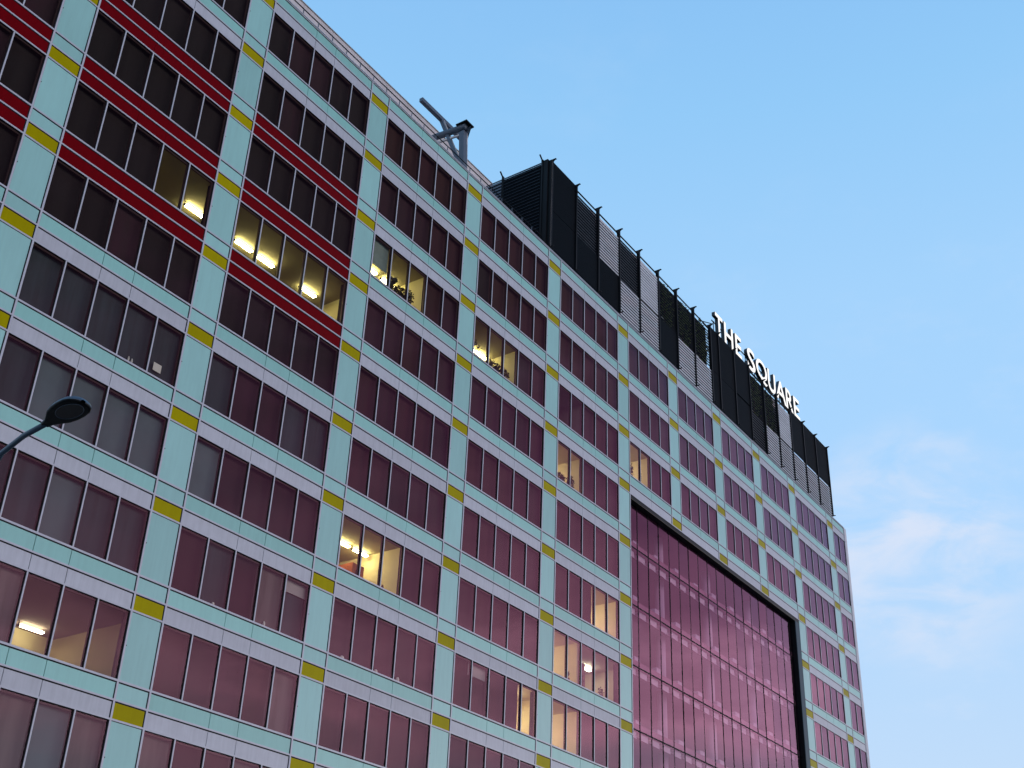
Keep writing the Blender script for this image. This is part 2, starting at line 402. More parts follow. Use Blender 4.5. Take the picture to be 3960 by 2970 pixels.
# ---- windows: frame bars > panes, half blinds, flat sheets for dark rooms; lit rooms behind some
LIT = {  # (bay, row): (first pane, last pane + 1)
    (1, 4): (3, 5), (2, 4): (0, 5), (3, 3): (0, 3), (4, 3): (0, 3), (5, 4): (0, 2), (6, 3): (0, 2), (3, 7): (0, 3), (5, 6): (3, 5),
    (5, 7): (0, 5), (5, 8): (0, 2), (4, 8): (4, 5), (1, 9): (2, 5), (5, 3): (0, 2)}
HALF = {(2, 8): {4: 0.24}, (4, 8): {1: 0.26}, (3, 3): {0: 0.62}}
rnd = random.Random(21)
wins = []
for i, (m0, m1) in enumerate(BAYS):
    for k in range(1, NR + 1):
        if not in_atrium(m0, m1, k + 1): wins.append((i, k, m0, m1))
wins.sort(key=lambda r: -shown(r[2] * M, r[3] * M, B(r[1] + 1), A(r[1])))
rest = [MB(), MB(), MB()]
for n, (i, k, m0, m1) in enumerate(wins):
    one = n < 100 and shown(m0 * M, m1 * M, B(k + 1), A(k)) > 0
    fr, gl, bl = (MB(), MB(), MB()) if one else rest
    z0, z1 = B(k + 1) + 0.034, A(k) - 0.03
    lit = LIT.get((i, k)); half = HALF.get((i, k), {})
    tone = rnd.choice([0, 0, 0, 1, 1, 3]) if i > 2 else rnd.choice([2, 2, 2, 1])
    if i <= 2 and k <= 5: tone = 2
    if i == 2 and k > 6: tone = rnd.choice([1, 0])
    if i <= 1 and k >= 6: tone = {6: 7, 7: 4, 8: 7}.get(k, 6)
    if i == 2 and k >= 9: tone = 6
    for m in range(m0, m1):
        a, b = m * M, (m + 1) * M
        q = m - m0
        # reveal and gasket round the pane
        if m > m0:
            fr.box(a - 0.026, a + 0.026, -0.016, 0.025, z0 - 0.002, z1 + 0.002, 'alu')
            fr.box(a - 0.062, a - 0.025, -0.003, 0.022, z0, z1, 'gasket')
            fr.box(a + 0.025, a + 0.034, -0.003, 0.022, z0, z1, 'gasket')
            fr.box(a - 0.075, a + 0.05, 0.045, 0.12, z0, z1, 'inner')
        else:
            fr.box(a + FW + 0.004, a + FW + 0.03, 0.045, 0.12, z0, z1, 'inner')
        if m == m1 - 1: fr.box(b - FW - 0.09, b - FW - 0.031, 0.045, 0.12, z0, z1, 'inner')
        e = [rnd.uniform(-0.007, 0.007) for _ in range(3)]
        y = 0.030
        gl.poly([(a + 0.03, y + e[0], z0 - 0.003), (b - 0.03, y + e[1], z0 - 0.003), (b - 0.03, y + e[1] + e[2], z1 + 0.003), (a + 0.03, y + e[0] + e[2], z1 + 0.003)], 'glass')
        t = tone if rnd.random() < 0.6 else (rnd.choice([0, 1, 2, 3]) if i > 2 or k > 5 else rnd.choice([2, 2, 2, 1]))
        if i <= 1 and k >= 6: t = tone if rnd.random() < 0.8 else rnd.choice([7, 1, 4])
        if (i, k) == (2, 7): t = 4 if q == 0 else 1
        if (i, k) == (2, 8): t = rnd.choice([7, 1, 6, 1])
        if i == 2 and k == 6: t = rnd.choice([7, 1, 1])
        if lit and lit[0] <= q < lit[1]:
            if q in half: bl.box(a + 0.02, b - 0.02, 0.23, 0.24, z1 - half[q] * (z1 - z0), z1 + 0.02, BL[8])
        else:
            if q in half:
                zz = z1 - half[q] * (z1 - z0)
                bl.box(a, b, 0.225, 0.232, zz, z1 + 0.02, BL[5]); bl.box(a, b, 0.3, 0.31, z0 - 0.05, zz, BL[t])
            else: bl.box(a, b, 0.23, 0.24, z0 - 0.03, z1 + 0.03, BL[t])  # full sheet: the unlit room's darkness put in as flat colour
    fr.box(m0 * M + FW, m1 * M - FW, 0.05, 0.119, z1 - 0.09, z1 + 0.03, 'inner')
    fr.box(m0 * M + FW, m1 * M - FW, 0.10, 0.34, z0 - 0.035, z0 - 0.004, 'inner')
    if one:
        w = fr.build('window', bld); gl.build('pane', w)
        if bl.v: bl.build('blind', w)  # half-lowered blinds, and flat sheets standing in for dark rooms
if rest[0].v:
    w = rest[0].build('window', bld); w['kind'] = 'stuff'
    gl = rest[1].build('pane', w); gl['kind'] = 'stuff'; bl = rest[2].build('blind', w); bl['kind'] = 'stuff'

# lit rooms
def room(m0, m1, k, depth=5.0, wall='wall_lit', ceil='ceil_lit', right=None):
    x0, x1 = m0 * M, m1 * M; zc = A(k) - 0.03; zf = A(k) - 3.0; t = 0.06
    mb = MB()
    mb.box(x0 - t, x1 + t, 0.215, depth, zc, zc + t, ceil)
    mb.box(x0 - t, x1 + t, 0.215, depth, zf - t, zf, 'floor_in')
    mb.box(x0 - t, x1 + t, depth, depth + t, zf, zc, wall)
    mb.box(x1, x1 + t, 0.245, depth, zf, zc, right or wall)
    mb.box(x0 - t, x0, 0.245, depth, zf, zc, wall)
    mb.box(x0, x1, 0.215, 0.30, zf, B(k + 1) - 0.01, wall)
    return mb.build('room', bld)
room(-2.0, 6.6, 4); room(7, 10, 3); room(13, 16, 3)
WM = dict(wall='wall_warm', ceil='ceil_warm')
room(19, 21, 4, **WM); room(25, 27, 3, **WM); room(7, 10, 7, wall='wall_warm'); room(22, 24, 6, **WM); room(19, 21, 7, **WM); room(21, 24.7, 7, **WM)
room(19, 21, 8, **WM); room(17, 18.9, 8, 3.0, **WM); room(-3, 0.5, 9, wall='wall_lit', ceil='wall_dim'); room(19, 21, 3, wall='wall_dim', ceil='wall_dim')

# roof, side and back walls, right end strip, coping, plinth
mb = MB(); mb.box(X0, X1 + 0.1, 0.25, 18, TOP - 0.75, TOP - 0.55, 'rooff'); mb.build('roof', bld)
mb = MB(); mb.box(X0, X1, 17.7, 18.0, 0.0, TOP, 'conc'); mb.box(X0 - 0.3, X0 - 0.001, -0.02, 18.0, 0.0, TOP, 'conc'); mb.build('back_wall', bld)
mb = MB(); z = TOP + 0.05; q = 0
while z > 0.1:
    zz = max(0.0, z - 0.598); mb.box(X1 + 0.075, X1 + 0.52, -0.03, 18.0, zz + 0.012, z, 'white'); z = zz - 0.002
mb.box(X1 + 0.037, X1 + 0.50, -0.012, 17.9, 0.0, TOP + 0.02, 'black')
mb.build('end_wall', bld)
mb = MB(); mb.box(X0 - 0.3, X1 + 0.04, -0.055, 0.42, TOP + 0.021, TOP + 0.062, 'alu'); mb.box(X0, X1, 0.20, 0.40, TOP - 0.6, TOP + 0.02, 'white'); mb.build('parapet_coping', bld)
mb = MB(); mb.box(X0, AT0 * M, -0.06, 0.4, 0.0, B(13) - 0.04, 'conc'); mb.box(AT1 * M, X1 + 0.03, -0.06, 0.4, 0.0, B(13) - 0.04, 'conc'); mb.build('plinth', bld)

# ---- tall glazed opening
ax0, ax1 = AT0 * M, AT1 * M; YG = 0.30
cw = MB()
cw.box(ax0 + FW, ax1 - FW, -0.010, 0.10, A(ATK) - 0.30, A(ATK) - 0.031, 'dark')           # head frame
cw.box(ax0 + FW, ax1 - FW, 0.101, 0.42, A(ATK) - 0.34, A(ATK) - 0.02, 'dark')
cw.box(ax0 + FW, ax1 - 0.75, -0.014, 0.0, A(ATK) - 0.315, A(ATK) - 0.300, principled('bronze_trim', (0.12, 0.10, 0.05), 0.4, metal=0.5))
cw.box(ax1 - 0.75, ax1 - FW, -0.012, 0.42, 0.1, A(ATK) - 0.301, 'navy')                     # right jamb
cw.box(ax1 - 0.80, ax1 - 0.752, 0.02, 0.42, 0.1, A(ATK) - 0.302, 'dark')
cwo = cw.build('curtain_wall', bld)
for m in range(AT0, AT1):
    mb = MB(); x = m * M + (0.02 if m > AT0 else 0.09)
    mb.box(x - 0.034, x + 0.034, YG - 0.012, YG + 0.04, 0.2, A(ATK) - 0.34, 'curtain'); mb.build('mullion', cwo)
for k in range(ATK + 1, NR + 1):
    z = A(k) + 0.49
    mb = MB(); mb.box(ax0 + FW, ax1 - 0.80, YG - 0.010, YG + 0.038, z - 0.034, z + 0.034, 'curtain'); mb.build('glazing_bar', cwo)
for k in range(ATK, NR + 1):
    za = A(ATK) - 0.34 if k == ATK else A(k) + 0.49 - 0.045
    zb = A(k + 1) + 0.49 + 0.045 if k < NR else 0.2
    mb = MB()
    for m in range(AT0, AT1):
        a, b = m * M + 0.05, (m + 1) * M - 0.01
        if m == AT1 - 1: b = ax1 - 0.80
        e = [rnd.uniform(-0.008, 0.008) for _ in range(3)]
        mb.poly([(a, YG + e[0], zb), (b, YG + e[1], zb), (b, YG + e[1] + e[2], za), (a, YG + e[0] + e[2], za)], 'glass2')
    mb.build('glass', cwo)
at = MB()
at.box(ax0, ax1, 9.0, 9.1, 0.0, A(ATK) - 0.02, 'atr_wall'); at.box(ax0 - 0.1, ax0, 0.425, 9.0, 0, A(ATK), 'atr_wall'); at.box(ax1, ax1 + 0.1, 0.425, 9.0, 0, A(ATK), 'atr_wall')
at.box(ax0, ax1, 0.425, 9.0, A(ATK) - 0.02, A(ATK) + 0.1, 'atr_slab')
ato = at.build('atrium_shell', bld)
for k in range(ATK + 1, NR + 1):
    mb = MB(); z = A(k) + 0.65
    mb.box(ax0, ax1, 0.46, 9.0, z, z + 0.30, 'atr_slab'); sl = mb.build('atrium_floor', bld)
    for m in range(AT0, AT1):
        x = m * M - 0.30
        if x < ax0: continue
        b2 = MB(); b2.poly([(x, 0.80, z - 0.02), (x, 0.80, z - 0.35), (x + 0.93, 0.86, z - 0.34), (x + 0.78, 0.80, z - 0.02)], 'atr_white')
        b2.box(x, x + 0.78, 0.87, 1.2, z - 0.08, z - 0.003, 'atr_white')
        b2.build('ceiling_panel', sl)
    for m in range(AT0 + 1, AT1, 2):
        b2 = MB(); x = m * M + 0.15 + rnd.uniform(-0.1, 0.1)
        b2.box(x, x + 0.62, 0.7, 1.0, z + 0.305, z + rnd.uniform(0.6, 0.78), 'atr_col'); b2.build('radiator', sl)
for x in (33.55, 40.28, 47.0, 53.7):
    for k in range(ATK, NR):
        z0 = A(k + 1) + 0.95; z1 = A(k + 1) + 3.6 + (0.65 if k > ATK else -0.02)
        mb = MB(); mb.tube([(x, 1.8, z0), (x, 1.8, z1)], 0.30, 'atr_col', 16); mb.build('column', bld, True)

# ---------------------------------------------------------------- rooftop louvre screen
SX0, SX1, SZ0, SZ1, SY = 24.35, 69.45, ZT - 1.74, ZT + 4.86, 0.30
SMID = ZT + 1.08
scr = thing('rooftop_screen', 'black louvred screen on the roof with dark and pale striped bays under white letters', 'screen', (SX0, SY, SZ0))
posts = [24.62] + [27.45 + 2.705 * j for j in range(8)] + [47.73 + 2.705 * j for j in range(8)] + [69.40]
kinds = [('solid', 'solid'), ('thin', 'solid'), ('light', 'solid'), ('thin', 'light'), ('fine', 'light2'), ('green', 'solid'), ('green', 'light'), ('green', 'light'),
         ('solid', 'solid'), ('solid', 'solid'), ('solid2', 'solid'), ('green', 'thin'), ('green', 'light'), ('fine', 'stripe'), ('solid', 'stripe'), ('solid', 'stripe'), ('solid', 'stripe'), ]
LBL = {'solid': 'closed black louvre panel', 'solid2': 'closed black louvre panel with a pale gap below', 'thin': 'dark louvre panel with thin pale lines', 'light': 'black louvres over a pale grey wall',
       'fine': 'thin dark lines over a pale grey wall', 'light2': 'black louvres over a pale grey wall', 'green': 'dark louvres with greenery glimpsed behind', 'stripe': 'broad black and white striped louvres'}
def louvres(mb, a, b, z0, z1, kind):
    pitch = 0.185
    if kind in ('solid', 'solid2'):
        z = z0 + (0.10 if kind == 'solid2' else 0)
        while z < z1 - 0.02:
            mb.box(a, b, SY - 0.02, SY + 0.05, z, min(z + 0.088, z1), 'louv'); z += 0.094
        mb.box(a, b, SY + 0.052, SY + 0.08, z0 + (0.10 if kind == 'solid2' else 0), z1, 'louv')
        return
    pitch = 0.23
    h, mat = {'thin': (0.165, 'louv'), 'light': (0.115, 'blade'), 'fine': (0.165, 'blade'), 'light2': (0.115, 'blade'), 'green': (0.125, 'louv'), 'stripe': (0.10, 'blade')}[kind]
    z = z0 + 0.02
    while z < z1 - 0.05:
        mb.box(a, b, SY - 0.006, SY + 0.006, z, z + h, mat); z += pitch
    if mat == 'blade' or kind == 'thin': mb.box(a, b, SY + 0.13, SY + 0.15, z0, z1, 'black' if mat == 'blade' else 'steel')
for j, (up, lo) in enumerate(kinds):
    a, b = posts[j] + 0.06, posts[j + 1] - 0.06
    for z0, z1, kd in ((SMID + 0.02, SZ1 - (0.0 if up.startswith('solid') else 0.58), up), (SZ0, SMID - 0.02, lo)):
        mb = MB(); louvres(mb, a, b, z0, z1, kd); o = mb.build('louvre_panel', scr); o['label'] = LBL[kd]
    if not up.startswith('solid'):
        mb = MB(); mb.box(a, b, SY + 0.0, SY + 0.07, SZ1 - 0.28, SZ1 - 0.21, 'dark'); mb.build('top_rail', scr)
for j, p in enumerate(posts):
    mb = MB()
    mb.box(p - 0.055, p + 0.055, SY - 0.10, SY + 0.12, SZ0 - 0.02, SZ1 + 0.05, 'dark')
    mb.box(p - 0.05, p + 0.07, SY - 0.30, SY + 0.25, SZ1 + 0.051, SZ1 + 0.085, 'dark')
    mb.bar((p, SY - 0.28, SZ1 + 0.08), (p, SY - 0.02, SZ1 - 0.12), 0.04, 0.05, 'dark')
    mb.box(p - 0.05, p + 0.05, SY - 0.26, SY - 0.101, SZ0 - 0.02, SZ0 + 0.02, 'dark')
    mb.build('post', scr)
# left return side, running back over the roof
mb = MB()
mb.box(SX0 - 0.03, SX0 + 0.20, SY + 0.121, SY + 0.53, SZ0, SZ1 + 0.02, 'dark'); mb.box(SX0 + 0.10, SX0 + 0.215, SY - 0.06, SY + 0.12, SZ0, SZ1 - 0.02, 'dark')
mb.box(SX0 + 0.21, SX0 + 0.225, SY - 0.07, SY - 0.061, SZ0, SZ1 - 0.05, 'bars'); mb.build('corner_post', scr)
for y0, y1, mat, gap in ((0.95, 3.75, 'louv', 0.025), (3.9, 6.6, 'steel', 0.03)):
    mb = MB(); z = SZ0
    while z < SZ1 - 0.28:
        mb.poly([(SX0 - 0.05, y0, z), (SX0 - 0.05, y1, z), (SX0 + 0.02, y1, z + 0.23 - gap), (SX0 + 0.02, y0, z + 0.23 - gap)], mat)
        mb.poly([(SX0 - 0.05, y0, z - 0.012), (SX0 - 0.05, y1, z - 0.012), (SX0 - 0.05, y1, z), (SX0 - 0.05, y0, z)], 'steel')
        z += 0.25
    mb.box(SX0 + 0.03, SX0 + 0.05, y0, y1, SZ0, SZ1 - 0.2, 'black')
    mb.box(SX0 - 0.03, SX0 + 0.03, y0, y1, SZ1 - 0.12, SZ1 - 0.06, 'steel')
    mb.build('side_louvre_panel', scr)
for y in (0.82, 3.82, 6.65):
    mb = MB(); mb.box(SX0 - 0.08, SX0 + 0.05, y - 0.06, y + 0.06, SZ0, SZ1 + 0.1, 'dark'); mb.bar((SX0 - 0.35, y, SZ1 + 0.32), (SX0 + 0.05, y, SZ1 - 0.05), 0.06, 0.10, 'dark'); mb.build('post', scr)

# plant housing behind the screen: pale wall with green planted stretches
ph = thing('plant_housing', 'pale rooftop plant housing seen in stripes behind the black louvres', 'plant room', (SX0, 1.2, TOP - 0.55))
mb = MB(); mb.box(SX0 + 0.6, SX1 - 0.35, 1.15, 1.25, TOP - 0.55, SMID + 0.02, 'pale')
for j, (up, lo) in enumerate(kinds):
    if up in ('light', 'fine'): mb.box(posts[j] - 0.2, posts[j + 1] + 0.2, 0.75, 0.80, SMID - 0.3, SZ1 + 0.12, 'pale')
    if up == 'thin': mb.box(posts[j], posts[j + 1], 0.75, 0.80, SMID - 0.3, SZ1 - 0.1, 'wall_dim')
mb.box(SX0 + 0.5, SX1 - 0.3, 0.42, 0.50, TOP - 0.55, SZ0 + 0.05, 'white')
mb.box(SX0 + 0.6, SX1 - 0.4, 7.0, 7.1, TOP - 0.55, SZ1 - 0.6, 'black')
for j in (5, 6, 7, 11, 12): mb.box(posts[j] - 0.1, posts[j + 1] + 0.1, 0.70, 0.74, SMID - 0.1, SZ1 - 0.12, 'black')
for j, zz in ((5, .35), (5, .62), (6, .2), (6, .5), (7, .3), (11, .3), (11, .55), (12, .25)):
    u = posts[j] + 0.5 + 0.9 * zz; mb.box(u, u + 0.55, 0.62, 0.66, SMID + zz, SMID + zz + 0.09, 'paper')  # bright gaps behind the louvres, put in as pale strips
mb.build('housing_wall', ph)
# creepers behind the open bays
def foliage(mb, cx, cy, cz, sx, sy, sz, n, size, r, droop=0.0):
    for _ in range(n):
        while True:
            p = Vector((r.uniform(-1, 1), r.uniform(-1, 1), r.uniform(-1, 1)))
            if p.length < 1: break
        c = Vector((cx + p.x * sx, cy + p.y * sy, cz + p.z * sz))
        d = Vector((r.gauss(0, 1), r.gauss(0, 1), r.gauss(0, .7) - droop)).normalized()
        w = d.cross(Vector((r.gauss(0, 1), r.gauss(0, 1), r.gauss(0, 1)))).normalized()
        l = size * r.uniform(0.6, 1.3); b = l * 0.32
        mb.poly([c, c + d * l * 0.4 + w * b, c + d * l, c + d * l * 0.4 - w * b], 'leaf')
gre = principled('creeper_leaf', (0.13, 0.18, 0.035), 0.6, var=0.5, scale=3.0)
crs = random.Random(5)
for n, (j, lab) in enumerate(((5, 'green creeper behind the louvres left of the white letters'), (6, 'green creeper behind louvres over a pale striped panel, near the letter T'), (7, 'green creeper behind the louvres just left of the letter T'),
                       (11, 'green creeper behind the louvres below the letters S and Q'), (12, 'green creeper behind the louvres below the letters U and A'))):
    cx = (posts[j] + posts[j + 1]) / 2
    t = thing('creeper', lab, 'plant', (cx, 0.55, SMID), 'creepers behind the roof screen')
    mb = MB(); foliage(mb, cx + 0.3, 0.53, SMID + 1.8, 1.1, 0.12, 1.9, 380, 0.20, crs)
    mb.mats = [gre]; mb.build('leaves', t)
    mb = MB(); mb.tube([(cx, 0.55, SMID + 0.02), (cx + 0.1, 0.55, SMID + 1.4), (cx - 0.1, 0.55, SMID + 3.0)], [0.05, 0.035, 0.015], 'pot', 6); mb.build('stem', t)

# ---------------------------------------------------------------- rooftop sign
sgn = thing('rooftop_sign', 'big white letters reading THE SQUARE standing along the top edge of the black screen', 'sign', (47.5, 0.3, SZ1))
LET = [('T', 47.52, 48.80), ('H', 49.06, 50.62), ('E', 51.02, 52.12), ('S', 53.22, 54.68), ('Q', 54.86, 57.02), ('U', 57.15, 58.66), ('A', 58.70, 60.84), ('R', 60.80, 62.32), ('E', 62.45, 63.68)]
LZ0, LZ1 = ZT + 4.84, ZT + 6.79
dg = None
for ch, x0, x1 in LET:
    cu = bpy.data.curves.new('letter', 'FONT'); cu.body = ch; cu.extrude = 0.14; cu.offset = 0.014; cu.size = 1.0; cu.resolution_u = 6
    tmp = bpy.data.objects.new('letter_tmp', cu); COL.objects.link(tmp)
    dg = bpy.context.evaluated_depsgraph_get(); dg.update()
    me = bpy.data.meshes.new_from_object(tmp.evaluated_get(dg))
    bpy.data.objects.remove(tmp)
    xs = [v.co.x for v in me.vertices]; ys = [v.co.y for v in me.vertices]
    cap = 0.73 + 0.064                                      # cap height of the built-in font with its offset
    ymin, ymax = (min(ys), max(ys)) if ch not in 'Q' else (max(ys) - (max(ys) - min(ys)), max(ys))
    zlo = LZ0 - (0.06 if ch in 'SU' else 0) - (0.12 if ch == 'Q' else 0); zhi = LZ1 + (0.05 if ch in 'SQ' else 0)
    mnx, mxx = min(xs), max(xs)
    for v in me.vertices:
        u = (v.co.x - mnx) / (mxx - mnx); w = (v.co.y - ymin) / (ymax - ymin)
        v.co = Vector((x0 + u * (x1 - x0), 0.44 - v.co.z, zlo + w * (zhi - zlo))) - Vector(sgn.location)
    me.materials.clear(); me.materials.append(MAT['letter_side']); me.materials.append(MAT['letter'])
    me.update()
    for p in me.polygons:
        p.material_index = 1 if (abs(p.normal.y) > 0.9 and p.center.y + sgn.location.y < 0.35) else 0
        p.use_smooth = False
    o = bpy.data.objects.new('letter', me); COL.objects.link(o); o.parent = sgn
mb = MB()
for z in (SZ1 + 0.18, SZ1 + 1.32): mb.bar((46.0 if z < SZ1 + 1 else 47.6, 0.66, z), (63.6, 0.66, z), 0.06, 0.06, 'dark')
for x in (47.9, 49.3, 50.4, 51.3, 53.6, 54.3, 55.3, 56.6, 57.4, 58.4, 59.3, 60.2, 61.1, 62.0, 62.8):
    mb.bar((x, 0.66, SZ1 - 0.3), (x, 0.66, SZ1 + 1.4), 0.05, 0.05, 'dark'); mb.bar((x, 0.66, SZ1 + 1.32), (x, 0.59, SZ1 + 1.32), 0.04, 0.04, 'dark')
    mb.bar((x, 0.66, SZ1 + 0.18), (x, 0.59, SZ1 + 0.18), 0.04, 0.04, 'dark')
mb.bar((46.1, 0.9, SZ1 - 0.2), (46.1, 0.9, SZ1 + 0.75), 0.05, 0.05, 'dark'); mb.bar((46.1, 0.9, SZ1 + 0.5), (47.7, 0.7, SZ1 + 1.05), 0.05, 0.05, 'dark')
mb.bar((46.1, 0.9, SZ1 + 0.55), (45.9, 1.6, SZ1 - 0.3), 0.05, 0.05, 'dark')
mb.build('support_frame', sgn)

# ---------------------------------------------------------------- roof railing, white rooftop housing, steel gantry
rl = thing('roof_railing', 'thin dark safety railing along the roof edge left of the black screen', 'railing', (5, 0.6, TOP - 0.55))
RZ = ZT - 1.13
x = -14.0
while x < 24.0:
    mb = MB(); mb.box(x - 0.018, x + 0.018, 0.585, 0.615, TOP - 0.55, RZ - 0.02, 'steel'); mb.build('post', rl); x += 1.03
mb = MB(); mb.box(-14.2, 24.2, 0.58, 0.62, RZ - 0.02, RZ + 0.02, 'dark'); mb.build('rail', rl)

wp = thing('rooftop_housing', 'white panelled rooftop housing with stained top edge behind the railing', 'plant room', (6, 6, TOP - 0.55))
mb = MB(); x = -16.0
hz = ZT + 6.55
while x < 26.0:
    mb.box(x + 0.006, x + 2.394, 6.0, 6.10, TOP - 0.55, hz - 1.0, 'white' if int(x) % 3 else 'rust'); mb.box(x + 0.006, x + 2.394, 5.99, 6.10, hz - 0.99, hz, 'rust'); x += 2.4
mb.build('wall_panel', wp)
mb = MB(); mb.box(-16, 26, 6.101, 12, TOP - 0.55, hz - 0.05, 'conc'); mb.build('housing_body', wp)
mb = MB(); mb.box(-16, 26, 5.93, 5.985, hz + 0.001, hz + 0.05, 'conc'); mb.box(-16, 26, 5.986, 6.2, hz + 0.001, hz + 0.05, 'conc'); mb.build('roof_edge', wp)

gn = thing('steel_gantry', 'grey steel roof gantry with braced leaning leg and tube beam behind the railing', 'gantry', (18.8, 2.5, TOP - 0.55))
Z = lambda z: ZT + z
mb = MB(); mb.bar((18.75, 2.35, Z(-3.0)), (18.52, 2.60, Z(3.62)), 0.36, 0.34, 'steel', (0, 1, 0)); mb.bar((18.95, 2.42, Z(-3.0)), (18.71, 2.60, Z(3.6)), 0.07, 0.36, 'bars', (0, 1, 0)); mb.build('leg', gn)  # pale strip: the leg's lit right side put into colour
mb = MB(); mb.tube([(18.5, 2.4, Z(3.98)), (18.5, 4.4, Z(4.22)), (18.5, 8.0, Z(4.6))], 0.20, 'steel', 16); mb.build('beam', gn, True)
mb = MB(); mb.bar((18.5, 2.72, Z(3.50)), (18.5, 4.55, Z(3.74)), 0.10, 0.12, 'bars'); mb.build('lower_bar', gn)
mb = MB(); mb.bar((18.55, 2.70, Z(1.2)), (18.5, 4.35, Z(5.4)), 0.16, 0.20, 'steel'); mb.bar((18.63, 2.70, Z(1.3)), (18.58, 4.30, Z(5.4)), 0.03, 0.22, 'bars'); mb.build('brace', gn)  # pale strip colours in the brace's lit side
mb = MB(); mb.box(18.2, 18.95, 2.15, 2.95, Z(4.12), Z(4.20), 'dark'); mb.poly([(18.8, 2.2, Z(4.12)), (18.8, 2.6, Z(4.12)), (18.8, 2.55, Z(2.9))], 'steel'); mb.poly([(18.72, 2.2, Z(4.12)), (18.72, 2.55, Z(2.9)), (18.72, 2.6, Z(4.12))], 'steel'); mb.build('cap_plate', gn)
mb = MB(); mb.bar((16.5, 4.35, Z(5.5)), (20.5, 4.35, Z(5.5)), 0.25, 0.25, 'steel'); mb.build('cross_beam', gn)

# ---------------------------------------------------------------- fittings in the lit rooms
def lamp(x0, x1, k, label, mat='tube', y=1.95, dz=-0.03):
    z = A(k) + dz
    t = thing('ceiling_lamp', label, 'ceiling lamp', ((x0 + x1) / 2, y, z), 'strip lights on the office ceilings')
    mb = MB(); mb.box(x0, x1, y - 0.022, y + 0.022, z - 0.085, z - 0.055, 'paper'); mb.build('housing', t)
    mb = MB(); mb.tube([(x0 + 0.02, y, z - 0.13), (x0 + 0.06, y, z - 0.13), (x1 - 0.06, y, z - 0.13), (x1 - 0.02, y, z - 0.13)], [0.06, 0.105, 0.105, 0.06], mat, 14)
    mb.v = [(p[0], p[1], z - 0.13 + (p[2] - z + 0.13) * 0.4) for p in mb.v]; mb.build('tube', t, True)
    mb = MB()
    for x in (x0, x1):
        mb.box(x - 0.06, x + 0.015, y - 0.05, y + 0.05, z - 0.19, z - 0.101, 'lampbody'); mb.bar((x - 0.02, y, z), (x - 0.02, y, z - 0.1), 0.03, 0.03, 'lampbody')
    mb.build('bracket', t)
lamp(0.20, 1.22, 4, 'single strip light in the topmost lit window at the left edge, last pane')
lamp(3.0, 4.02, 4, 'strip light in the first pane of the long lit window between red bands')
lamp(4.30, 5.32, 4, 'strip light in the second pane of the long lit window between red bands')
lamp(7.0, 8.02, 4, 'strip light in the third to fourth pane of the long lit window between red bands')
lamp(10.85, 11.85, 3, 'strip light under the half lowered blind of the leafy lit window beside the red bands')
lamp(12.2, 13.2, 3, 'strip light behind the fern in the leafy lit window beside the red bands')
lamp(19.9, 21.2, 3, 'strip light glaring through plants in the lit top storey window with the spiky palm')
lamp(11.0, 12.0, 7, 'left strip light in the lit room with the orange cabinet', 'tube')
lamp(12.2, 13.2, 7, 'right strip light in the lit room with the orange cabinet', 'tube')
lamp(31.1, 32.2, 7, 'cool white strip light in the lit window with posters beside the tall glass wall', 'tube_cool')
lamp(25.9, 26.9, 7, 'hidden strip light in the plain cream room left of the posters', 'tube_warm', 2.6)
lamp(26.0, 27.0, 8, 'strip light in the low lit window near the bottom edge left of the glass wall', 'tube_warm', 2.6)
lamp(30.2, 31.2, 6, 'strip light in the two lit panes beside the tall glass wall', 'tube_warm', 2.2)
lamp(26.4, 27.4, 4, 'strip light behind the bushy plant in the middle dim lit window', 'tube_warm', 2.8)
lamp(34.3, 35.3, 3, 'strip light in the lit window just above the tall glass wall', 'tube_warm', 2.4)
lamp(23.2, 24.2, 8, 'strip light in the single lit pane near the bottom centre', 'tube_warm', 1.6)
lamp(35.0, 36.2, 8, 'warm strip light low down behind the left end of the tall glass wall', 'tube_dim', 2.6, 0.64)
lamp(-1.2, -0.2, 9, 'dim strip light in the lowest lit window at the left edge', 'tube_dim', 4.3)

def plant(x, k, label, h=0.5, w=0.4, n=140, leaf=0.14, y=0.27, spiky=False, z=None):
    z = (B(k + 1) - 0.005 if z is None else z)
    t = thing('potted_plant', label, 'plant', (x, y, z), 'house plants behind the lit panes')
    rr = random.Random(int(x * 100) + k)
    mb = MB(); mb.tube([(x, y, z), (x, y, z + 0.24)], [0.07, 0.11], 'pot', 12); mb.build('pot', t)
    mb = MB()
    if spiky:
        for q in range(n):
            a = rr.uniform(0, 6.28); l = h * rr.uniform(0.6, 1.1); d = Vector((math.cos(a) * 0.8, math.sin(a) * 0.5, rr.uniform(0.4, 1.4))).normalized(); c = Vector((x, y, z + 0.30))
            wv = d.cross(Vector((0, 0, 1))).normalized() * 0.035
            mb.poly([c - wv * .4, c + d * l * 0.5 - wv, c + d * l, c + d * l * 0.5 + wv], 'leaf')
    else:
        foliage(mb, x, y, z + 0.26 + h * 0.5, w, 0.09, h * 0.55, n, leaf, rr, 0.3)
    mb.build('foliage', t)
    mb = MB(); mb.tube([(x, y, z + 0.1), (x + 0.02, y, z + 0.1 + h * 0.7)], [0.015, 0.007], 'pot', 6); mb.build('stem', t)
plant(8.35 * M, 3, 'drooping fern at the first mullion of the leafy window beside the red bands', 0.75, 0.22, 60, 0.26)
plant(8.85 * M, 3, 'broad bushy plant along the sill of the leafy window beside the red bands', 0.55, 0.58, 300, 0.13)
plant(9.30 * M, 3, 'small dark bush in the third pane of the leafy window beside the red bands', 0.78, 0.30, 190, 0.14)
plant(13.4 * M, 3, 'trailing plant in front of the glaring strip light', 0.95, 0.42, 60, 0.13)
plant(14.45 * M, 3, 'spiky palm in the middle pane next to the glaring strip light', 0.62, 0.3, 16, 0.2, spiky=True)
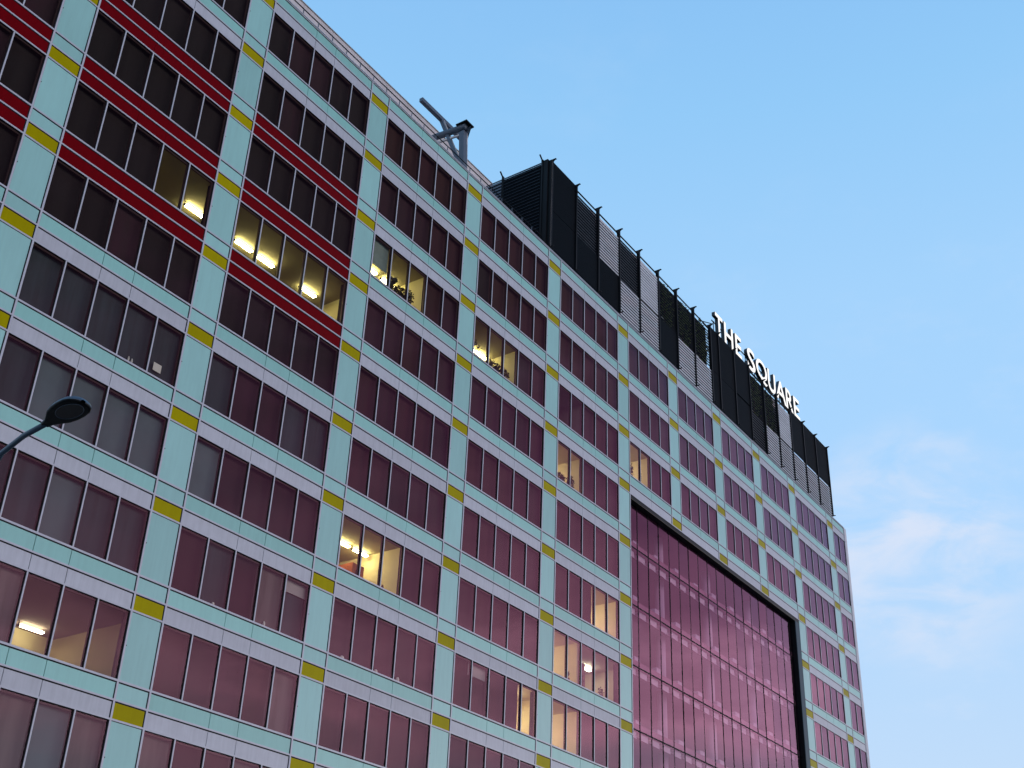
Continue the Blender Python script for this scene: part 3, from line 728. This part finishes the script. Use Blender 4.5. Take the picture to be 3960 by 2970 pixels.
plant(14.8 * M, 3, 'dense bush under the spiky palm', 0.46, 0.36, 190, 0.13)
plant(15.35 * M, 3, 'low leafy plant right of the spiky palm in the last lit pane', 0.52, 0.46, 220, 0.13)
plant(19.6 * M, 4, 'bushy plant in the first pane of the middle dim lit window', 0.42, 0.5, 190, 0.13)
plant(20.35 * M, 4, 'large leafy plant in the second pane of the middle dim lit window', 0.62, 0.34, 190, 0.13)
plant(25.45 * M, 3, 'pointed little tree in the lit window just above the tall glass wall', 0.8, 0.26, 200, 0.11)
plant(26.35 * M, 3, 'slim upright plant in the second pane just above the tall glass wall', 0.7, 0.08, 50, 0.10)
plant(20.35 * M, 7, 'small spiky plant on the sill of the plain cream room left of the posters', 0.38, 0.2, 14, 0.15, spiky=True)
plant(21.3 * M, 7, 'tuft of dark leaves beside the cool white strip light', 0.62, 0.16, 60, 0.16)
plant(22.85 * M, 7, 'sprigs on the sill by the last mullion of the poster window', 0.4, 0.2, 40, 0.12)
plant(12.05 * M if False else 8.1 * M, 7, 'tiny plant on the sill of the room with the orange cabinet', 0.16, 0.12, 24, 0.08)

zf = A(7) - 3.0
cb = thing('cabinet', 'tall orange wooden cabinet in the lit room with two strip lights', 'cabinet', (12.3, 2.1, zf))
mb = MB(); mb.box(12.0, 12.75, 1.66, 2.6, zf, ZT - 26.1, 'wood'); mb.build('carcass', cb)
mb = MB(); mb.box(12.02, 12.37, 1.64, 1.658, zf + 0.08, ZT - 26.13, 'wood'); mb.box(12.38, 12.73, 1.64, 1.658, zf + 0.08, ZT - 26.13, 'wood'); mb.build('door', cb)
def flat(name, label, cat, x0, x1, z0, z1, y, mat, group=None, t=0.006):
    mb = MB(); mb.box(x0, x1, y, y + t, z0, z1, mat); return tag(mb.build(name), label, cat, group)
flat('paper_sheet', 'pale paper sheet stuck inside a dark pane near the left edge', 'paper', -1.02, -0.66, B(7) + 0.32, B(7) + 0.64, 0.12, 'paper')
flat('poster', 'large maroon notice board behind the poster window, under the cool strip light', 'poster', 22.15 * M, 22.75 * M, B(8) + 0.45, B(8) + 2.0, 1.2, 'poster')
flat('poster', 'low maroon board at the sill left in the poster window', 'poster', 21.1 * M, 21.65 * M, B(8) + 0.2, B(8) + 0.9, 0.6, 'poster')
def pot(x, k, label, h, w, mat='paper', y=0.17, cat='vase', name='vase'):
    z = B(k + 1) + 0.031
    mb = MB(); mb.tube([(x, y, z), (x, y, z + h * 0.6), (x, y, z + h)], [w * .7, w, w * .55], mat, 12)
    return tag(mb.build(name, None, True), label, cat, 'small things on the window sills')
pot(-2.05, 6, 'left of two pale bottles on the dark sill near the left edge', 0.30, 0.035, name='bottle', cat='bottle')
pot(-1.90, 6, 'right of two pale bottles on the dark sill near the left edge', 0.28, 0.035, name='bottle', cat='bottle')
pot(-1.35, 6, 'single slim pale bottle on the sill left of the paper sheet', 0.26, 0.03, name='bottle', cat='bottle')
pot(9.25 * M, 7, 'dark little vase on the sill in the third pane beside the orange cabinet room', 0.22, 0.06, 'pot')
pot(7.75 * M, 8, 'white pot on the sill below the orange cabinet room, first pane', 0.16, 0.09)
pot(9.3 * M, 8, 'white cup on the sill below the orange cabinet room, third pane', 0.17, 0.08)
pot(10.35 * M, 8, 'pale round vase on the sill below the orange cabinet room, fourth pane', 0.22, 0.08)
pot(11.1 * M, 8, 'tall white vase on the sill below the orange cabinet room, last pane', 0.30, 0.06)
pot(2.6 * M, 8, 'small pale jug in the second pane of the half blind window', 0.16, 0.06)
pot(4.5 * M, 8, 'pale figurine in the fourth pane of the half blind window', 0.24, 0.05)

# ---------------------------------------------------------------- street lamp at the left edge
LP = Vector((-15.84, -19.44, ZT - 37.94))
ax = Vector((0.139, 0.990, 0.0)).normalized()         # from the tip back towards the arm
sl = thing('street_lamp', 'dark rounded street lamp head reaching in at the left edge before the facade', 'street lamp', (LP.x + ax.x * 2.48, LP.y + ax.y * 2.48, 0))
sidev = Vector((0, 0, 1)).cross(ax).normalized()
def ring(c, ry, rz, n=20, zoff=0): return [c + sidev * math.cos(2 * math.pi * j / n) * ry + Vector((0, 0, 1)) * math.sin(2 * math.pi * j / n) * rz for j in range(n)]
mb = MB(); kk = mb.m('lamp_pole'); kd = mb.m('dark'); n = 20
tip = LP - ax * -0.0
prof = [(0.0, 0.03, 0.02), (0.02, 0.09, 0.045), (0.07, 0.145, 0.075), (0.16, 0.182, 0.095), (0.30, 0.195, 0.105), (0.46, 0.19, 0.10), (0.62, 0.165, 0.09), (0.76, 0.11, 0.075), (0.88, 0.065, 0.06), (1.0, 0.05, 0.05)]
o = len(mb.v)
for d, ry, rz in prof:
    for p in ring(LP + ax * d, ry * 1.12, rz * 1.1, n): mb.v.append(tuple(Vector((p.x, p.y, max(p.z, LP.z - 0.028)))))
for a in range(len(prof) - 1):
    for j in range(n):
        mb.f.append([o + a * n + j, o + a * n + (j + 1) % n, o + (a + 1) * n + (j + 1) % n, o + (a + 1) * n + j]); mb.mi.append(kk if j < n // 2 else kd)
mb.build('lamp_head', sl, True)
mb = MB()
q = []
for j in range(24):
    t = 2 * math.pi * j / 24; q.append(LP + ax * (0.34 + 0.27 * math.cos(t)) + sidev * 0.145 * math.sin(t) + Vector((0, 0, -0.031)))
mb.poly(q, 'lamp_in'); lens = mb.build('lens', sl)
mb = MB()
mb.tube([q[j] for j in range(24)] + [q[0]], 0.005, 'steel', 6); mb.build('lens_rim', sl)
mb = MB(); mb.tube([LP + ax * 0.97, LP + ax * 1.6 + Vector((0, 0, 0.02)), LP + ax * 2.2 + Vector((0, 0, -0.06)), LP + ax * 2.48 + Vector((0, 0, -0.4))], 0.04, 'lamp_pole', 10); mb.build('arm', sl, True)
pb = LP + ax * 2.48
mb = MB(); mb.tube([(pb.x, pb.y, 0), (pb.x, pb.y, 1.2), (pb.x, pb.y, LP.z - 0.38)], [0.11, 0.09, 0.05], 'lamp_pole', 12); mb.build('pole', sl, True)
sl_loc = Vector((pb.x, pb.y, 0))
